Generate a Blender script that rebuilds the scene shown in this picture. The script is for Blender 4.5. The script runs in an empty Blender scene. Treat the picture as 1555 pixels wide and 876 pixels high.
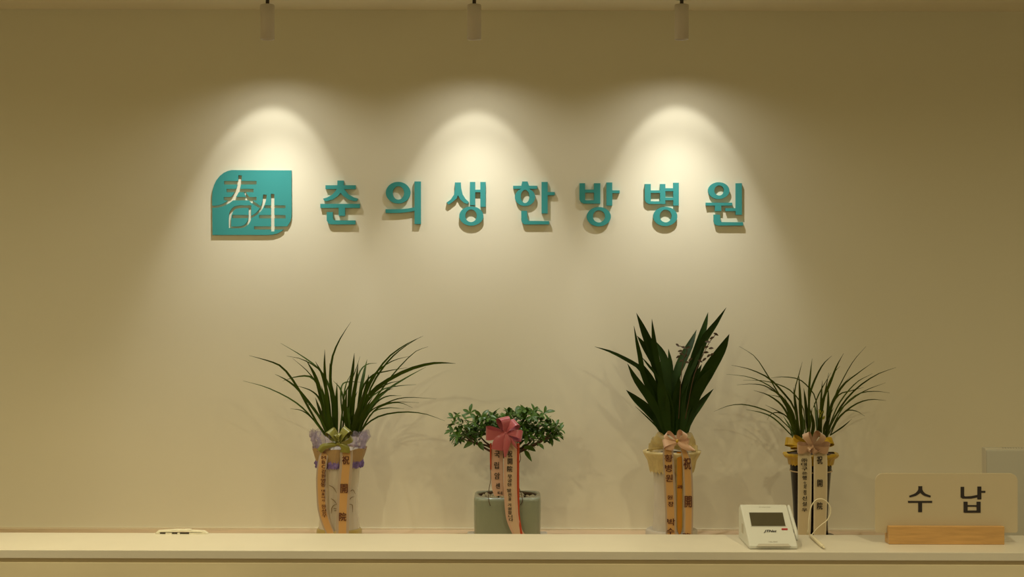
import bpy, bmesh, math, random
from mathutils import Vector, Matrix
random.seed(7)
C = bpy.context.scene.collection
SC = bpy.context.scene

# ------------------------------------------------------------ camera
F = 2400.0            # focal length in pixels of the 1555 px wide frame
ZC = 1.725            # camera height
D = 5.33              # distance to the back wall
ROLL = math.radians(0.16)
cam_d = bpy.data.cameras.new('camera'); cam = bpy.data.objects.new('camera', cam_d); C.objects.link(cam)
cam_d.sensor_fit = 'HORIZONTAL'; cam_d.sensor_width = 36.0; cam_d.lens = 36.0*F/1555.0
cam_d.clip_start = 0.05; cam_d.clip_end = 60
cam.matrix_world = Matrix.Translation((0, 0, ZC)) @ Matrix.Rotation(math.pi/2, 4, 'X') @ Matrix.Rotation(ROLL, 4, 'Z')
SC.camera = cam

# ------------------------------------------------------------ world, lights, exposure
W = bpy.data.worlds.new('world'); SC.world = W; W.use_nodes = True
W.node_tree.nodes['Background'].inputs[0].default_value = (1.0, 0.88, 0.61, 1)
W.node_tree.nodes['Background'].inputs[1].default_value = 0.105
CEIL = ZC + 422.5*D/F
def area(name, loc, r, power, col, spread=170):
    l = bpy.data.lights.new(name, 'AREA'); l.shape = 'DISK'; l.size = r*2; l.energy = power; l.color = col
    l.spread = math.radians(spread)
    o = bpy.data.objects.new(name, l); C.objects.link(o); o.location = loc
    return o
WARM = (1.0, 0.885, 0.565)
for lx, lp in ((-3.3, 25), (-1.1, 13), (1.1, 11), (3.3, 20)):
    area('downlight_and_fill', (lx, 2.8, CEIL-0.015), 0.045, lp, WARM)
area('downlight_and_fill', (-1.0, 3.8, CEIL-0.015), 0.08, 4.5, WARM, 110)
area('downlight_and_fill', (0.2, 3.8, CEIL-0.015), 0.08, 2.6, WARM, 110)
area('downlight_and_fill', (-0.6, 0.9, CEIL-0.015), 0.20, 10, WARM)  # unseen fill added overhead near the camera to brighten the counter front
SPOT_POWER = [3.5, 3.2, 3.6]
BEAM = 26
SPILL = 4.5
SPOT_COL = (1.0, 0.975, 0.92)
vs = SC.view_settings
vs.view_transform = 'Standard'; vs.look = 'None'; vs.gamma = 1.0; vs.use_curve_mapping = False; vs.exposure = 0.0

# ------------------------------------------------------------ helpers
CR, SR = math.cos(ROLL), math.sin(ROLL)
def P(px, py, Y):
    dx, dy = px-777.5, 438.0-py
    # pixel in the rolled camera -> level frame
    lx, ly = dx*CR - dy*SR, dx*SR + dy*CR
    return Vector((lx*Y/F, Y, ZC + ly*Y/F))
def X_at(px, Y): return (px-777.5)*Y/F

def tag(o, label=None, cat=None, group=None, kind=None):
    if label: o['label'] = label
    if cat: o['category'] = cat
    if group: o['group'] = group
    if kind: o['kind'] = kind
    return o
def empty(name, loc, label, cat, group=None):
    o = bpy.data.objects.new(name, None); C.objects.link(o); o.location = loc
    o.empty_display_size = 0.05
    return tag(o, label, cat, group)
def root_loc(o):
    v = Vector((0, 0, 0))
    while o is not None:
        v += Vector(o.location); o = o.parent
    return v
def mk(name, verts, faces, mats, parent=None, smooth=False, fmat=None, recalc=False):
    off = root_loc(parent)
    me = bpy.data.meshes.new(name)
    me.from_pydata([tuple(Vector(v)-off) for v in verts], [], faces)
    if not isinstance(mats, (list, tuple)): mats = [mats]
    for m in mats: me.materials.append(m)
    if fmat: me.polygons.foreach_set('material_index', fmat)
    if smooth: me.polygons.foreach_set('use_smooth', [True]*len(me.polygons))
    if recalc:
        b = bmesh.new(); b.from_mesh(me); bmesh.ops.recalc_face_normals(b, faces=b.faces[:]); b.to_mesh(me); b.free()
    me.update()
    o = bpy.data.objects.new(name, me); C.objects.link(o)
    if parent is not None: o.parent = parent
    return o
class Geo:
    def __init__(s): s.v = []; s.f = []; s.m = []
    def add(s, vs, fs, mi=0):
        n = len(s.v); s.v += [Vector(v) for v in vs]; s.f += [tuple(i+n for i in f) for f in fs]; s.m += [mi]*len(fs)
    def box(s, a, b, mi=0):
        x0, y0, z0 = a; x1, y1, z1 = b
        s.add([(x0,y0,z0),(x1,y0,z0),(x1,y1,z0),(x0,y1,z0),(x0,y0,z1),(x1,y0,z1),(x1,y1,z1),(x0,y1,z1)],
              [(0,3,2,1),(4,5,6,7),(0,1,5,4),(1,2,6,5),(2,3,7,6),(3,0,4,7)], mi)
    def lathe(s, cx, cy, prof, n=40, mi=0, wob=None, sy=1.0):
        vs = []; fs = []
        for j, (r, z) in enumerate(prof):
            for i in range(n):
                a = 2*math.pi*i/n; rr = r; zz = z
                if wob: rr, zz = wob(r, z, a, j)
                vs.append((cx+rr*math.cos(a), cy+sy*rr*math.sin(a), zz))
        for j in range(len(prof)-1):
            for i in range(n):
                k = (i+1) % n
                fs.append((j*n+i, j*n+k, (j+1)*n+k, (j+1)*n+i))
        s.add(vs, fs, mi)
    def tube(s, pts, r, n=8, mi=0):
        pts = [Vector(p) for p in pts]; rs = r if isinstance(r, (list, tuple)) else [r]*len(pts)
        vs = []; fs = []; ref = None
        for i, p in enumerate(pts):
            t = (pts[min(i+1, len(pts)-1)]-pts[max(i-1, 0)]).normalized()
            if ref is None: ref = t.orthogonal().normalized()
            u = (ref - t*ref.dot(t)).normalized(); w = t.cross(u); ref = u
            for k in range(n):
                a = 2*math.pi*k/n; vs.append(p+(u*math.cos(a)+w*math.sin(a))*rs[i])
        for i in range(len(pts)-1):
            for k in range(n):
                l = (k+1) % n; fs.append((i*n+k, i*n+l, (i+1)*n+l, (i+1)*n+k))
        fs.append(tuple(range(n-1, -1, -1))); fs.append(tuple((len(pts)-1)*n+k for k in range(n)))
        s.add(vs, fs, mi)
    def build(s, name, mats, parent=None, smooth=False, recalc=True):
        return mk(name, s.v, s.f, mats, parent, smooth, s.m, recalc)
def bevel(o, w, seg=2, angle=40):
    b = bmesh.new(); b.from_mesh(o.data)
    es = [e for e in b.edges if len(e.link_faces) == 2 and e.calc_face_angle(0) > math.radians(angle)]
    bmesh.ops.bevel(b, geom=es, offset=w, segments=seg, profile=0.6, affect='EDGES', clamp_overlap=True)
    b.to_mesh(o.data); b.free(); return o
def catmull(pts, n):
    pts = [Vector(p) for p in pts]; out = []
    q = [pts[0]*2-pts[1]] + pts + [pts[-1]*2-pts[-2]]
    m = len(pts)-1
    for i in range(n+1):
        t = i/n*m; k = min(int(t), m-1); u = t-k
        a, b, c, d = q[k], q[k+1], q[k+2], q[k+3]
        out.append(0.5*((2*b)+(c-a)*u+(2*a-5*b+4*c-d)*u*u+(3*b-3*c+d-a)*u**3))
    return out
def lerp_list(ws, n):
    out = []
    for i in range(n+1):
        t = i/n*(len(ws)-1); k = min(int(t), len(ws)-2); out.append(ws[k]+(ws[k+1]-ws[k])*(t-k))
    return out

# ------------------------------------------------------------ materials
def mat(name, col, rough=0.6, spec=0.5, metal=0, var=0.0, vscale=8, bump=0.0, bscale=200, trans=0, alpha=1, sheen=0, coat=0, sss=0, stretch=None):
    m = bpy.data.materials.new(name); m.use_nodes = True; nt = m.node_tree; b = nt.nodes['Principled BSDF']
    b.inputs['Base Color'].default_value = (*col, 1); b.inputs['Roughness'].default_value = rough
    b.inputs['Specular IOR Level'].default_value = spec; b.inputs['Metallic'].default_value = metal
    if alpha < 1: b.inputs['Alpha'].default_value = alpha
    if sheen: b.inputs['Sheen Weight'].default_value = sheen
    if coat: b.inputs['Coat Weight'].default_value = coat; b.inputs['Coat Roughness'].default_value = 0.08
    tc = nt.nodes.new('ShaderNodeTexCoord'); src = tc.outputs['Object']
    if stretch:
        mp = nt.nodes.new('ShaderNodeMapping'); mp.inputs['Scale'].default_value = stretch
        nt.links.new(src, mp.inputs[0]); src = mp.outputs[0]
    if var > 0:
        n = nt.nodes.new('ShaderNodeTexNoise'); n.inputs['Scale'].default_value = vscale; n.inputs['Detail'].default_value = 6
        nt.links.new(src, n.inputs['Vector'])
        r = nt.nodes.new('ShaderNodeValToRGB')
        r.color_ramp.elements[0].position = 0.3; r.color_ramp.elements[1].position = 0.7
        r.color_ramp.elements[0].color = (*[c*(1-var) for c in col], 1)
        r.color_ramp.elements[1].color = (*[min(1, c*(1+var)) for c in col], 1)
        nt.links.new(n.outputs['Fac'], r.inputs[0]); nt.links.new(r.outputs[0], b.inputs['Base Color'])
    if bump > 0:
        n2 = nt.nodes.new('ShaderNodeTexNoise'); n2.inputs['Scale'].default_value = bscale; n2.inputs['Detail'].default_value = 3
        nt.links.new(src, n2.inputs['Vector'])
        bp = nt.nodes.new('ShaderNodeBump'); bp.inputs['Strength'].default_value = bump; bp.inputs['Distance'].default_value = 0.002
        nt.links.new(n2.outputs['Fac'], bp.inputs['Height']); nt.links.new(bp.outputs[0], b.inputs['Normal'])
    return m
M = {}
M['wall'] = mat('wall_paint', (0.78, 0.74, 0.57), 0.75, 0.3, var=0.015, vscale=1.5, bump=0.02, bscale=260)
M['ceiling'] = mat('ceiling_paint', (0.80, 0.74, 0.58), 0.9, 0.1)
M['floor'] = mat('floor_tile', (0.42, 0.36, 0.27), 0.45, var=0.1, vscale=3)
M['stone'] = mat('cream_engineered_stone', (0.70, 0.65, 0.53), 0.35, 0.4, var=0.035, vscale=5)
M['fascia'] = mat('beige_marbled_panel', (0.72, 0.63, 0.42), 0.45, 0.4, var=0.06, vscale=4, stretch=(1, 1, 3))
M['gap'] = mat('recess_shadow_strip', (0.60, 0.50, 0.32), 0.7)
M['cabwood'] = mat('tan_wood_veneer', (0.60, 0.44, 0.26), 0.5, var=0.12, vscale=10, stretch=(1, 12, 12))
M['sealant'] = mat('pale_sealant', (0.78, 0.70, 0.52), 0.5)
M['teal'] = mat('teal_foam_acrylic', (0.045, 0.31, 0.30), 0.6, 0.25)
M['black'] = mat('black_print', (0.02, 0.014, 0.01), 0.6)
M['brownink'] = mat('dark_red_brown_ink', (0.09, 0.018, 0.008), 0.6)
M['blackink'] = mat('black_ribbon_ink', (0.025, 0.018, 0.010), 0.6)
M['white_metal'] = mat('matt_white_metal', (0.62, 0.56, 0.46), 0.5, 0.4)
M['dark_metal'] = mat('dark_metal', (0.07, 0.055, 0.04), 0.45, metal=0.5)
M['leaf'] = mat('orchid_leaf', (0.040, 0.072, 0.004), 0.55, 0.15, var=0.25, vscale=12)
M['leafdark'] = mat('broad_orchid_leaf', (0.016, 0.040, 0.003), 0.5, 0.15, var=0.25, vscale=10)
M['leafmid'] = mat('thin_orchid_leaf', (0.048, 0.070, 0.004), 0.55, 0.15, var=0.25, vscale=12)
M['azalea'] = mat('azalea_leaf', (0.052, 0.125, 0.010), 0.38, 0.35, var=0.3, vscale=25)
M['twig'] = mat('brown_twig', (0.09, 0.045, 0.02), 0.7, var=0.2, vscale=60)
M['soil'] = mat('bark_soil', (0.05, 0.028, 0.014), 0.9, var=0.4, vscale=90, bump=0.8, bscale=150)
M['pebble'] = mat('white_pebble', (0.66, 0.60, 0.46), 0.6)
M['porcelain'] = mat('white_porcelain', (0.64, 0.58, 0.47), 0.22, 0.5, coat=0.4)
M['papery'] = mat('ivory_glaze', (0.64, 0.59, 0.50), 0.4, 0.4, var=0.05, vscale=20)
M['inkline'] = mat('brown_orchid_drawing', (0.20, 0.13, 0.05), 0.5)
M['darkpot'] = mat('black_brown_glaze', (0.012, 0.008, 0.005), 0.22, 0.2)
M['celadon'] = mat('grey_green_celadon_glaze', (0.25, 0.28, 0.20), 0.25, 0.5, coat=0.4, var=0.05, vscale=10)
M['brown_rim'] = mat('brown_inner_glaze', (0.10, 0.06, 0.03), 0.4)
M['goldring'] = mat('olive_gold_satin', (0.45, 0.32, 0.07), 0.4, sheen=0.3)
M['gold'] = mat('gold_satin_cloth', (0.50, 0.31, 0.015), 0.32, 0.5, var=0.15, vscale=30)
M['organza'] = mat('yellow_organza', (0.70, 0.56, 0.22), 0.5, alpha=0.62, var=0.12, vscale=40)
M['cream_cloth'] = mat('cream_yellow_fibre_paper', (0.68, 0.55, 0.26), 0.7, var=0.15, vscale=40, bump=0.5, bscale=300)
M['lace'] = mat('lilac_white_lace', (0.50, 0.42, 0.62), 0.7, alpha=0.32, var=0.45, vscale=90)
M['purple'] = mat('purple_lace', (0.24, 0.16, 0.42), 0.7, alpha=0.9, var=0.4, vscale=90)
M['tanwrap'] = mat('tan_wrapping_paper', (0.42, 0.28, 0.13), 0.6, var=0.1, vscale=20)
M['orange'] = mat('orange_satin_ribbon', (0.62, 0.355, 0.125), 0.42, 0.5, sheen=0.3)
M['orange_edge'] = mat('grey_beige_ribbon_edge', (0.46, 0.36, 0.27), 0.5)
M['deep_orange'] = mat('deep_orange_ribbon', (0.60, 0.25, 0.015), 0.4)
M['peach'] = mat('peach_satin_ribbon', (0.62, 0.44, 0.29), 0.4, 0.5, sheen=0.3)
M['peach2'] = mat('peach_pink_ribbon', (0.60, 0.38, 0.27), 0.4, sheen=0.3)
M['peach_bow'] = mat('pale_peach_bow_satin', (0.80, 0.52, 0.36), 0.32, 0.5, sheen=0.3)
M['beige_rib'] = mat('beige_satin_ribbon', (0.62, 0.52, 0.33), 0.4, sheen=0.2)
M['beige_edge'] = mat('pale_ribbon_edge', (0.68, 0.60, 0.44), 0.4)
M['beige_bow'] = mat('salmon_beige_bow_satin', (0.62, 0.40, 0.25), 0.32, sheen=0.3)
M['red'] = mat('red_cord_edge', (0.46, 0.05, 0.012), 0.4)
M['rose'] = mat('dusty_rose_satin', (0.46, 0.10, 0.12), 0.32, 0.5, sheen=0.3)
M['olive'] = mat('olive_satin', (0.24, 0.235, 0.035), 0.32, 0.5, sheen=0.3)
M['device'] = mat('white_plastic', (0.60, 0.60, 0.53), 0.35, 0.5)
M['device_grey'] = mat('grey_plastic', (0.46, 0.42, 0.33), 0.5)
M['lcd'] = mat('dark_lcd', (0.065, 0.055, 0.028), 0.25, 0.5)
M['redled'] = mat('dark_red_plastic', (0.36, 0.02, 0.02), 0.4)
M['faint_ink'] = mat('faint_grey_ink', (0.30, 0.27, 0.20), 0.6)
M['cream_plastic'] = mat('bright_cream_plastic', (0.82, 0.78, 0.62), 0.4)
M['cord'] = mat('cream_cord', (0.72, 0.64, 0.44), 0.5)
M['plate'] = mat('cream_acrylic', (0.55, 0.46, 0.30), 0.35, 0.5)
M['block'] = mat('honey_beech_wood', (0.56, 0.32, 0.11), 0.42, var=0.12, vscale=8, stretch=(2, 20, 20))
M['monitor'] = mat('silver_grey_plastic', (0.49, 0.47, 0.38), 0.45, 0.4)
M['monitor_edge'] = mat('pale_silver_edge', (0.56, 0.52, 0.40), 0.35, 0.5)
M['flower'] = mat('yellow_green_flower', (0.42, 0.42, 0.05), 0.5)
M['seed'] = mat('brown_bud', (0.07, 0.045, 0.02), 0.6)

# ------------------------------------------------------------ the setting
def slab(name, a, b, m):
    g = Geo(); g.box(a, b); return tag(g.build(name, m), kind='structure')
slab('floor', (-4, -1.5, -0.1), (4, D+0.1, 0), M['floor'])
slab('wall_back', (-4, D, 0), (4, D+0.1, CEIL+0.1), M['wall'])
slab('ceiling', (-4, -1.5, CEIL), (4, D, CEIL+0.1), M['ceiling'])
slab('wall_left', (-4.1, -1.5, 0), (-4, D, CEIL), M['wall'])
slab('wall_right', (4, -1.5, 0), (4.1, D, CEIL), M['wall'])

# back cabinet
CABZ = ZC - 366.5*D/F
g0 = empty('back_cabinet', (0, D-0.2, 0), 'low tan wood cabinet along the back wall that carries the four plants', 'cabinet')
g = Geo(); g.box((-2.6, D-0.42, CABZ-0.02), (2.6, D-0.001, CABZ)); g.build('cabinet_top', M['cabwood'], g0)
g = Geo(); g.box((-2.6, D-0.40, 0.06), (2.6, D-0.001, CABZ-0.02)); g.build('cabinet_body', M['cabwood'], g0)
g = Geo(); g.box((-2.58, D-0.36, 0.0), (2.58, D-0.001, 0.06)); g.build('plinth', M['gap'], g0)
for i in range(8):
    x = -2.6+i*0.65
    g = Geo(); g.box((x+0.003, D-0.418, 0.07), (x+0.647, D-0.40, CABZ-0.024)); d = g.build('door', M['cabwood'], g0)
slab('trim_1', (-2.6, D-0.006, CABZ), (2.6, D, CABZ+0.006), M['sealant'])

# reception counter
CZ = 1.10
YF = 0.625*F/399.0; YB = 0.625*F/372.6
cr = empty('reception_counter', (0, (YF+YB)/2, 0), 'long cream stone topped reception counter across the foreground', 'counter')
g = Geo(); g.box((-2.4, YF, CZ-0.0196), (2.4, YB, CZ)); o = g.build('counter_top', M['stone'], cr); bevel(o, 0.0012, 2)
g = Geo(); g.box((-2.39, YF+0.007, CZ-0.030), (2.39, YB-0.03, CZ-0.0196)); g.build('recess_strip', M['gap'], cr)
xs = [-2.39, -1.3, 1.3, 2.39]
for a, b in zip(xs, xs[1:]):
    g = Geo(); g.box((a+0.0002, YF+0.001, 0.10), (b-0.0002, YF+0.021, CZ-0.030)); bevel(g.build('front_panel', M['fascia'], cr), 0.0006, 1)
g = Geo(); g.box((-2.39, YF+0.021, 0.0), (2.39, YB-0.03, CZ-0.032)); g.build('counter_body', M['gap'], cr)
g = Geo(); g.box((-2.39, YB-0.03, 0.71), (2.39, YB+0.62, 0.735)); g.build('staff_worktop', M['cabwood'], cr)
for x in (-2.37, -0.8, 0.8, 2.34):
    g = Geo(); g.box((x, YB-0.03, 0.0), (x+0.03, YB+0.58, 0.71)); g.build('side_panel', M['cabwood'], cr)

# ------------------------------------------------------------ wall sign
TH = 0.0105; YS = D - TH - 0.0006
def prism(poly, yf=YS, yb=D-0.0006, dy=0.0):
    a = [P(x, y, yf) for x, y in poly]
    n = len(a); b = [Vector((v.x, yb, v.z)) for v in a]
    for v in a: v.y += dy
    fs = [tuple(range(n)), tuple(range(2*n-1, n-1, -1))] + [(i, i+n, (i+1) % n+n, (i+1) % n) for i in range(n)]
    return a+b, fs
def ring(cx, cy, rx, ry, ix, iy, irx, iry, yf=YS, yb=D-0.0006, n=40):
    vs = []; fs = []
    for (x, y, a, b, yy) in ((cx, cy, rx, ry, yf), (ix, iy, irx, iry, yf), (cx, cy, rx, ry, yb), (ix, iy, irx, iry, yb)):
        for i in range(n):
            t = 2*math.pi*i/n; p = P(x+a*math.cos(t), y+b*math.sin(t), yf); vs.append(Vector((p.x, yy, p.z)))
    for i in range(n):
        k = (i+1) % n
        fs += [(i, k, n+k, n+i), (2*n+i, 3*n+i, 3*n+k, 2*n+k), (i, 2*n+i, 2*n+k, k), (n+i, n+k, 3*n+k, 3*n+i)]
    return vs, fs
def thick(pts, ws, n=14):
    c = catmull([Vector((x, y, 0)) for x, y in pts], n) if len(pts) > 2 else [Vector((*p, 0)) for p in pts]
    w = lerp_list(ws, len(c)-1)
    L = []; R = []
    for i, p in enumerate(c):
        t = (c[min(i+1, len(c)-1)]-c[max(i-1, 0)]).normalized(); nn = Vector((-t.y, t.x, 0))*w[i]/2
        L.append(((p+nn).x, (p+nn).y)); R.append(((p-nn).x, (p-nn).y))
    return L+R[::-1]
def rect(x0, y0, x1, y1): return [(x0, y0), (x1, y0), (x1, y1), (x0, y1)]
Z1 = (310, 240, 6.22); Z2 = (560, 260, 5.183); Z3 = (860, 260, 5.183)
def T(poly, z): return [(z[0]+x/z[2], z[1]+y/z[2]) for x, y in poly]
LETTERS = [
 ('춘', 'leftmost teal raised wall letter, beside the square logo plaque', Z1, [
   [rect(1258,212,1318,285), rect(1146,256,1430,292), [(1258,280),(1300,280),(1290,325),(1262,358),(1215,390),(1165,405),(1135,404),(1123,382),(1160,372),(1210,345),(1245,305)], [(1276,280),(1318,280),(1331,305),(1366,345),(1416,372),(1453,382),(1441,404),(1411,405),(1361,390),(1314,358),(1286,325)]],
   [rect(1097,432,1470,470), rect(1270,465,1330,545)],
   [[(1158,510),(1215,510),(1215,568),(1222,582),(1236,588),(1428,588),(1428,626),(1195,626),(1172,614),(1158,590)]]]),
 ('의', 'second teal raised wall letter, a big ring beside a tall bar', Z2, [
   [('ring',231,168,97,85,233,170,45,53)],
   [thick([(132,313),(220,313),(290,309),(364,297)],[30,29,28,27]), rect(360,80,410,415)]]),
 ('생', 'third teal raised wall letter, in the middle light pool, ring below a twin bar', Z2, [
   [[(678,88),(725,88),(722,150),(704,185),(690,215),(650,248),(628,262),(612,246),(645,222),(670,185),(678,140)], [(679,88),(724,88),(727,130),(738,180),(760,215),(788,244),(776,256),(750,248),(722,225),(700,185),(681,140)]],
   [rect(796,84,838,266), rect(836,145,880,165), rect(878,84,920,280)],
   [('ring',807,352,95,76,805,350,45,50)]]),
 ('한', 'fourth teal raised wall letter, hatted ring beside a bar with a stub', Z2, [
   [[(1208,80),(1250,80),(1262,116),(1200,116)], rect(1136,114,1326,138), ('ring',1230,203,80,70,1230,198,34,52)],
   [rect(1360,84,1408,332), rect(1406,163,1464,188)],
   [[(1200,312),(1246,312),(1248,368),(1258,390),(1420,392),(1420,418),(1225,418),(1206,404),(1200,380)]]]),
 ('방', 'fifth teal raised wall letter, left of the third light pool', Z3, [
   [[(104,94),(148,94),(148,254),(136,254),(114,242),(104,222)], rect(218,94,268,254), rect(146,144,220,168), rect(146,228,220,254)],
   [rect(316,88,362,270), rect(360,150,420,172)],
   [('ring',256,357,95,76,257,355,48,48)]]),
 ('병', 'sixth teal raised wall letter, in the right light pool, above it a ladder shape', Z3, [
   [[(618,100),(665,100),(665,257),(650,257),(628,245),(618,225)], rect(738,100,780,257), rect(663,150,740,170), rect(663,236,740,257),
    rect(842,90,886,270), rect(779,133,843,156), rect(779,206,843,228)],
   [('ring',779,355,95,76,782,352,47,50)]]),
 ('원', 'rightmost teal raised wall letter, seventh of the sign', Z3, [
   [('ring',1200,152,84,66,1203,151,38,40)],
   [rect(1098,247,1306,270), rect(1170,268,1220,313)],
   [rect(1252,290,1336,313), rect(1334,94,1382,342)],
   [[(1160,340),(1210,342),(1212,385),(1222,400),(1392,401),(1392,427),(1188,427),(1166,414),(1160,390)]]]),
]
for ch, label, z, pieces in LETTERS:
    built = []
    for pc in pieces:
        g = Geo()
        for k_, s in enumerate(pc):
            if s[0] == 'ring':
                _, cx, cy, rx, ry, ix, iy, irx, iry = s; k = z[2]
                g.add(*ring(z[0]+cx/k, z[1]+cy/k, rx/k, ry/k, z[0]+ix/k, z[1]+iy/k, irx/k, iry/k))
            else: g.add(*prism(T(s, z), dy=0.00012*k_))
        built.append(g)
    allv = [v for g in built for v in g.v]
    r = empty('sign_letter', ((min(v.x for v in allv)+max(v.x for v in allv))/2, D-0.001, min(v.z for v in allv)), label, 'sign letter', 'teal letters of the wall sign')
    for g in built: g.build('letter_piece', M['teal'], r)

# logo plaque: plate with strokes cut right through it
def tmp(vs, fs):
    me = bpy.data.meshes.new('tmp'); me.from_pydata([tuple(v) for v in vs], [], fs)
    b = bmesh.new(); b.from_mesh(me); bmesh.ops.recalc_face_normals(b, faces=b.faces[:]); b.to_mesh(me); b.free()
    o = bpy.data.objects.new('tmp', me); C.objects.link(o); return o
LA = (318, 254, 14.6); LB = (378, 284, 14.6); LC = (318, 304, 14.6); LD = (378, 310, 14.6)
outline = [(351.6,258.2),(345.5,259.6),(339.6,262.4),(333.8,267),(328.3,273.9),(324.8,281.4),(322.5,291),(322.0,302),(322.2,312),(322.4,330),(322.6,356.7),
           (407,356.7),(414,356.2),(420,354.8),(425.5,352.2),(431,348.4),(436.4,343.0),(440.5,336.5),(442.4,330),(442.8,320),(442.6,258.6)]
cuts = [T(rect(305,297,1030,376), LA), T(rect(360,472,962,546), LA), T(rect(300,652,1030,728), LA),
        T(thick([(665,172),(655,300),(622,460),(565,585),(485,690),(390,770),(280,830),(160,862),(20,872)],[76,76,78,84,84,66,54,48,46],30), LA),
        T(thick([(770,545),(812,630),(895,728),(990,800),(1060,848),(1115,880)],[40,60,62,60,58,54],18), LA),
        T(thick([(340,162),(326,280),(290,400),(235,500),(170,572),(100,622),(15,668)],[80,76,64,56,50,46,44],22), LB),
        T(rect(473,145,550,980), LB), T(rect(330,400,800,462), LB), T(rect(210,616,798,690), LB),
        T(rect(96,487,1100,557), LD),
        T(thick([(435,614),(440,350),(472,245),(540,168),(640,140),(760,136),(912,136)],[54,60,64,66,62,60,60],26), LC),
        T(thick([(880,130),(878,380),(850,475),(785,550),(700,588),(600,596),(440,598)],[60,62,60,52,46,42,40],26), LC),
        T(rect(488,323,845,392), LC)]
YL_ = D-0.0075
base = tmp(*prism(outline, YL_))
for k, c in enumerate(cuts):
    cu = tmp(*prism(c, YS-0.01-0.0001*k, D+0.01+0.0001*k))
    # keep the outline at the plaque's own depth
    md = base.modifiers.new('b', 'BOOLEAN'); md.operation = 'DIFFERENCE'; md.solver = 'EXACT'; md.object = cu
    dg = bpy.context.evaluated_depsgraph_get(); me = bpy.data.meshes.new_from_object(base.evaluated_get(dg))
    base.modifiers.clear(); base.data = me; bpy.data.objects.remove(cu)
b = bmesh.new(); b.from_mesh(base.data); bpy.data.objects.remove(base)
pc = P(382, 357, D)
logo = empty('logo_plaque', (pc.x, D-0.001, pc.z), 'teal leaf-shaped square plaque with two characters cut through it', 'logo')
b.verts.ensure_lookup_table(); seen = set()
for v0 in b.verts:
    if v0.index in seen: continue
    st = [v0]; seen.add(v0.index); isl = []
    while st:
        v = st.pop(); isl.append(v)
        for e in v.link_edges:
            w = e.other_vert(v)
            if w.index not in seen: seen.add(w.index); st.append(w)
    idx = {v.index: i for i, v in enumerate(isl)}
    fs = [tuple(idx[v.index] for v in f.verts) for f in b.faces if f.verts[0].index in idx]
    if len(isl) < 6: continue
    mk('plaque_piece', [v.co.copy() for v in isl], fs, M['teal'], logo)
b.free()

# ------------------------------------------------------------ wall spotlights
YL = D-0.26
for i, (px, aim) in enumerate(((405, 408), (719, 721), (1034, 1031))):
    x = X_at(px, YL)
    lab = ['leftmost white cylinder spotlight, above the logo plaque', 'middle white cylinder spotlight, above the sign letters', 'rightmost white cylinder spotlight, above the end of the sign'][i]
    r = empty('ceiling_spotlight', (x, YL, CEIL), lab, 'spotlight', 'spotlights washing the back wall')
    g = Geo(); g.lathe(x, YL, [(0.0, CEIL-0.0005), (0.030, CEIL-0.0005), (0.030, CEIL-0.006), (0.022, CEIL-0.009), (0, CEIL-0.009)], 32); g.build('canopy', M['dark_metal'], r, True)
    g = Geo(); g.lathe(x, YL, [(0.006, CEIL-0.008), (0.006, CEIL-0.026)], 16); g.build('stem', M['dark_metal'], r, True)
    zt = P(px, 7, YL).z; zb = P(px, 60, YL).z
    g = Geo(); R_ = 0.0225
    g.lathe(x, YL, [(0, zt), (R_-0.002, zt), (R_, zt-0.002), (R_, zb), (R_-0.002, zb), (R_-0.003, zb+0.012), (0.0, zb+0.014)], 40)
    o = g.build('lamp_body', M['white_metal'], r, True)
    for p in o.data.polygons: p.use_smooth = abs(p.normal.z) < 0.5
    l = bpy.data.lights.new('spot_lamp', 'SPOT'); l.energy = SPOT_POWER[i]; l.color = SPOT_COL; l.spot_size = math.radians(57); l.spot_blend = 0.32; l.shadow_soft_size = 0.014
    lo = bpy.data.objects.new('spot_lamp', l); C.objects.link(lo); lo.parent = r
    lz = zb-0.002
    lo.location = (0, 0, lz-CEIL)
    th = math.radians((27.5, 25.5, 28)[i])
    target = Vector((X_at(aim, D)*1.0, D, lz-0.26/math.tan(th)))
    lo.rotation_euler = (target-Vector((x, YL, lz))).to_track_quat('-Z', 'Y').to_euler()
    l4 = bpy.data.lights.new('beam_lamp', 'SPOT'); l4.energy = BEAM*SPOT_POWER[i]/4.8; l4.color = SPOT_COL; l4.spot_size = math.radians(70); l4.spot_blend = 1.0; l4.shadow_soft_size = 0.014
    l5 = bpy.data.objects.new('beam_lamp', l4); C.objects.link(l5); l5.parent = r; l5.location = (0, 0, lz-CEIL)
    l5.rotation_euler = (Vector((X_at(aim, D), D, lz-0.26/math.tan(math.radians(10))))-Vector((x, YL, lz))).to_track_quat('-Z', 'Y').to_euler()
    l2 = bpy.data.lights.new('spill_lamp', 'SPOT'); l2.energy = SPILL; l2.color = SPOT_COL; l2.spot_size = math.radians(150); l2.spot_blend = 1.0; l2.shadow_soft_size = 0.012
    l3 = bpy.data.objects.new('spill_lamp', l2); C.objects.link(l3); l3.parent = r; l3.location = (0, 0, lz-CEIL)

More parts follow.
